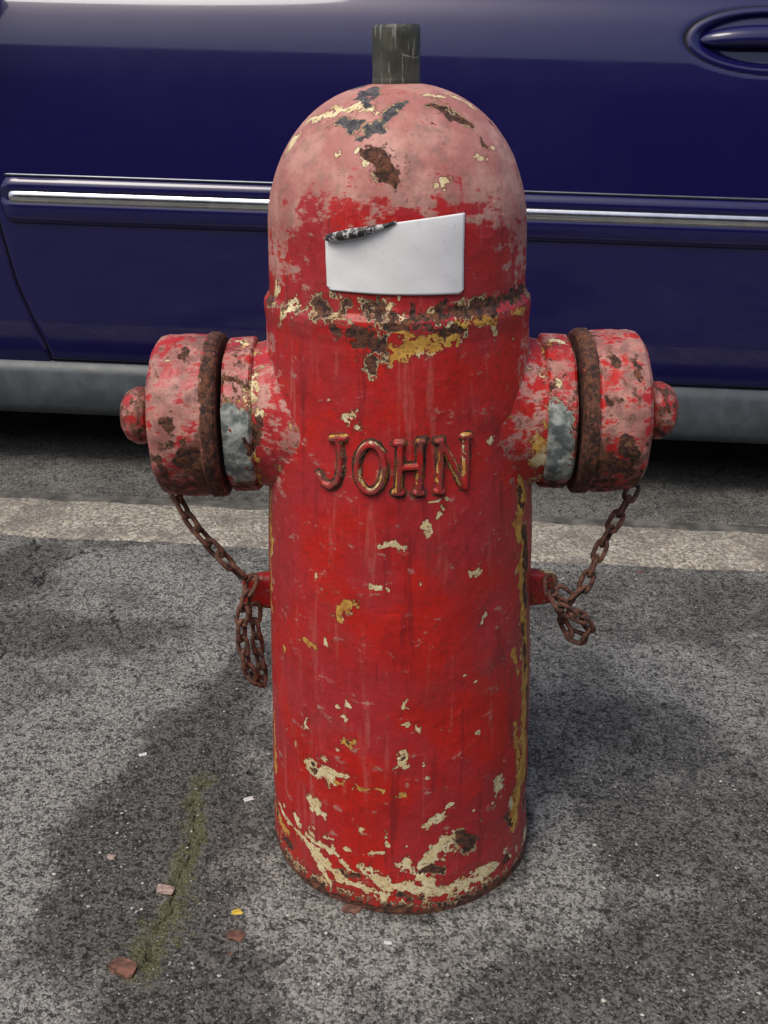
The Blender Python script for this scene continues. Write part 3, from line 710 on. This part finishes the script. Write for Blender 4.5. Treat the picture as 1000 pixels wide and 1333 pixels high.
for wx in WX:
    for sg in (-1,1):
        yc=sg*.80; k=sg
        lathe_y('tyre',[(.19,.07*k),(.22,.095*k),(.27,.10*k),(.305,.09*k),(.318,.06*k),(.32,0),(.318,-.06*k),(.30,-.09*k),(.2,-.09*k)],(wx,yc,.32),MBK)
        lathe_y('wheel_rim',[(.195,.085*k),(.19,.07*k),(.175,.04*k),(.08,.05*k),(.05,.075*k),(.0,.08*k)],(wx,yc,.32),MRIM)
        for q in range(7):
            a=q*2*math.pi/7; tube('spoke',(wx+.04*math.cos(a),yc+.066*k,.32+.04*math.sin(a)),(wx+.18*math.cos(a),yc+.066*k,.32+.18*math.sin(a)),.016,MRIM,car)
        lathe_y('wheel_well',[(.372,.09*k),(.362,.085*k),(.36,-.25*k),(.0,-.25*k)],(wx,yc,.32),MBK,64)
MHL=simple('lamp_glass',(.6,.6,.6),.1,coat=1); MTL=simple('lamp_red',(.35,.01,.01),.15,coat=1)
for sg in (-1,1):
    box('headlamp',-2.49,-2.40,sg*.62-.15,sg*.62+.15,.56,.68,.03,MHL,car)
    box('tail_lamp',2.30,2.395,sg*.62-.14,sg*.62+.14,.68,.84,.03,MTL,car)
    box('wing_mirror',-.98,-.88,sg*.98-.09,sg*.98+.09,1.08,1.20,.035,MCAR,car)
box('front_bumper',-2.56,-2.36,-.74,.74,.24,.46,.06,MCAR,car); box('rear_bumper',2.26,2.45,-.76,.76,.26,.50,.06,MCAR,car)
box('underbody',-2.2,2.1,-.70,.70,.16,.30,.02,MBK,car)

# ------------------------------------------------------------ unseen brick building behind the camera, added as a dark reflection for the car
unseen_bldg=bpy.data.objects.new('unseen_brick_building',None); scene.collection.objects.link(unseen_bldg); unseen_bldg.matrix_world=STREET@Matrix.Translation((0,-5.2,0))
n=N('brick_wall'); br=n.t.nodes.new('ShaderNodeTexBrick')
mp=n.t.nodes.new('ShaderNodeMapping'); n.put(mp.inputs[0],n.co); mp.inputs['Rotation'].default_value=(R(90),0,0); n.put(br.inputs['Vector'],mp.outputs[0])
br.inputs['Scale'].default_value=4; br.inputs['Color1'].default_value=(.13,.06,.045,1); br.inputs['Color2'].default_value=(.09,.04,.032,1); br.inputs['Mortar'].default_value=(.18,.16,.14,1)
MBR=n.set(color=br.outputs[0],rough=.9)
MFR=simple('window_frame_paint',(.25,.25,.24),.5)
H_=3.3
for a,b in ((-9,-6.5),(-4.5,-3),(-1,0.2),(1.2,2.5),(4.5,6),(8,9)): box('unseen_wall',a,b,-.3,0,0,2.5,0,MBR,unseen_bldg)
box('unseen_parapet',-9,9,-.3,0.002,2.5,H_,0,MBR,unseen_bldg); box('unseen_cornice',-9.05,9.05,-.3,.08,H_,H_+.12,.01,MFR,unseen_bldg)
for a,b in ((-6.5,-4.5),(-3,-1),(2.5,4.5),(6,8)):
    box('unseen_stall_riser',a,b,-.28,-.02,0,.8,0,MBR,unseen_bldg); box('window',a+.05,b-.05,-.2,-.17,.85,2.45,0,MGL,unseen_bldg); box('sill',a,b,-.2,.05,.8,.85,.01,MFR,unseen_bldg)
box('unseen_door',.25,1.15,-.2,-.15,0,2.1,.01,MFR,unseen_bldg); box('unseen_lintel',.2,1.2,-.28,-.02,2.1,2.5,0,MBR,unseen_bldg)
box('unseen_back_wall',-9,9,-6,-.31,0,3.2,0,MBR,unseen_bldg)

# ------------------------------------------------------------ light
w=bpy.data.worlds.new('World'); scene.world=w; w.use_nodes=True; nt=w.node_tree
bg=nt.nodes['Background']; sky=nt.nodes.new('ShaderNodeTexSky'); sky.sky_type='NISHITA'; sky.sun_disc=False
SD=Vector((-.40,-.50,1.1)).normalized()
sky.sun_elevation=math.asin(SD.z); sky.sun_rotation=math.atan2(SD.x,SD.y); sky.dust_density=5; sky.air_density=1.1; sky.ozone_density=1
nt.links.new(sky.outputs[0],bg.inputs[0]); bg.inputs[1].default_value=.15
ld=bpy.data.lights.new('sun','SUN'); ld.energy=1.5; ld.angle=R(26); ld.color=(1,.97,.92)
lo_=bpy.data.objects.new('sun',ld); scene.collection.objects.link(lo_); lo_.rotation_euler=(-SD).to_track_quat('-Z','Y').to_euler(); lo_.location=SD*20
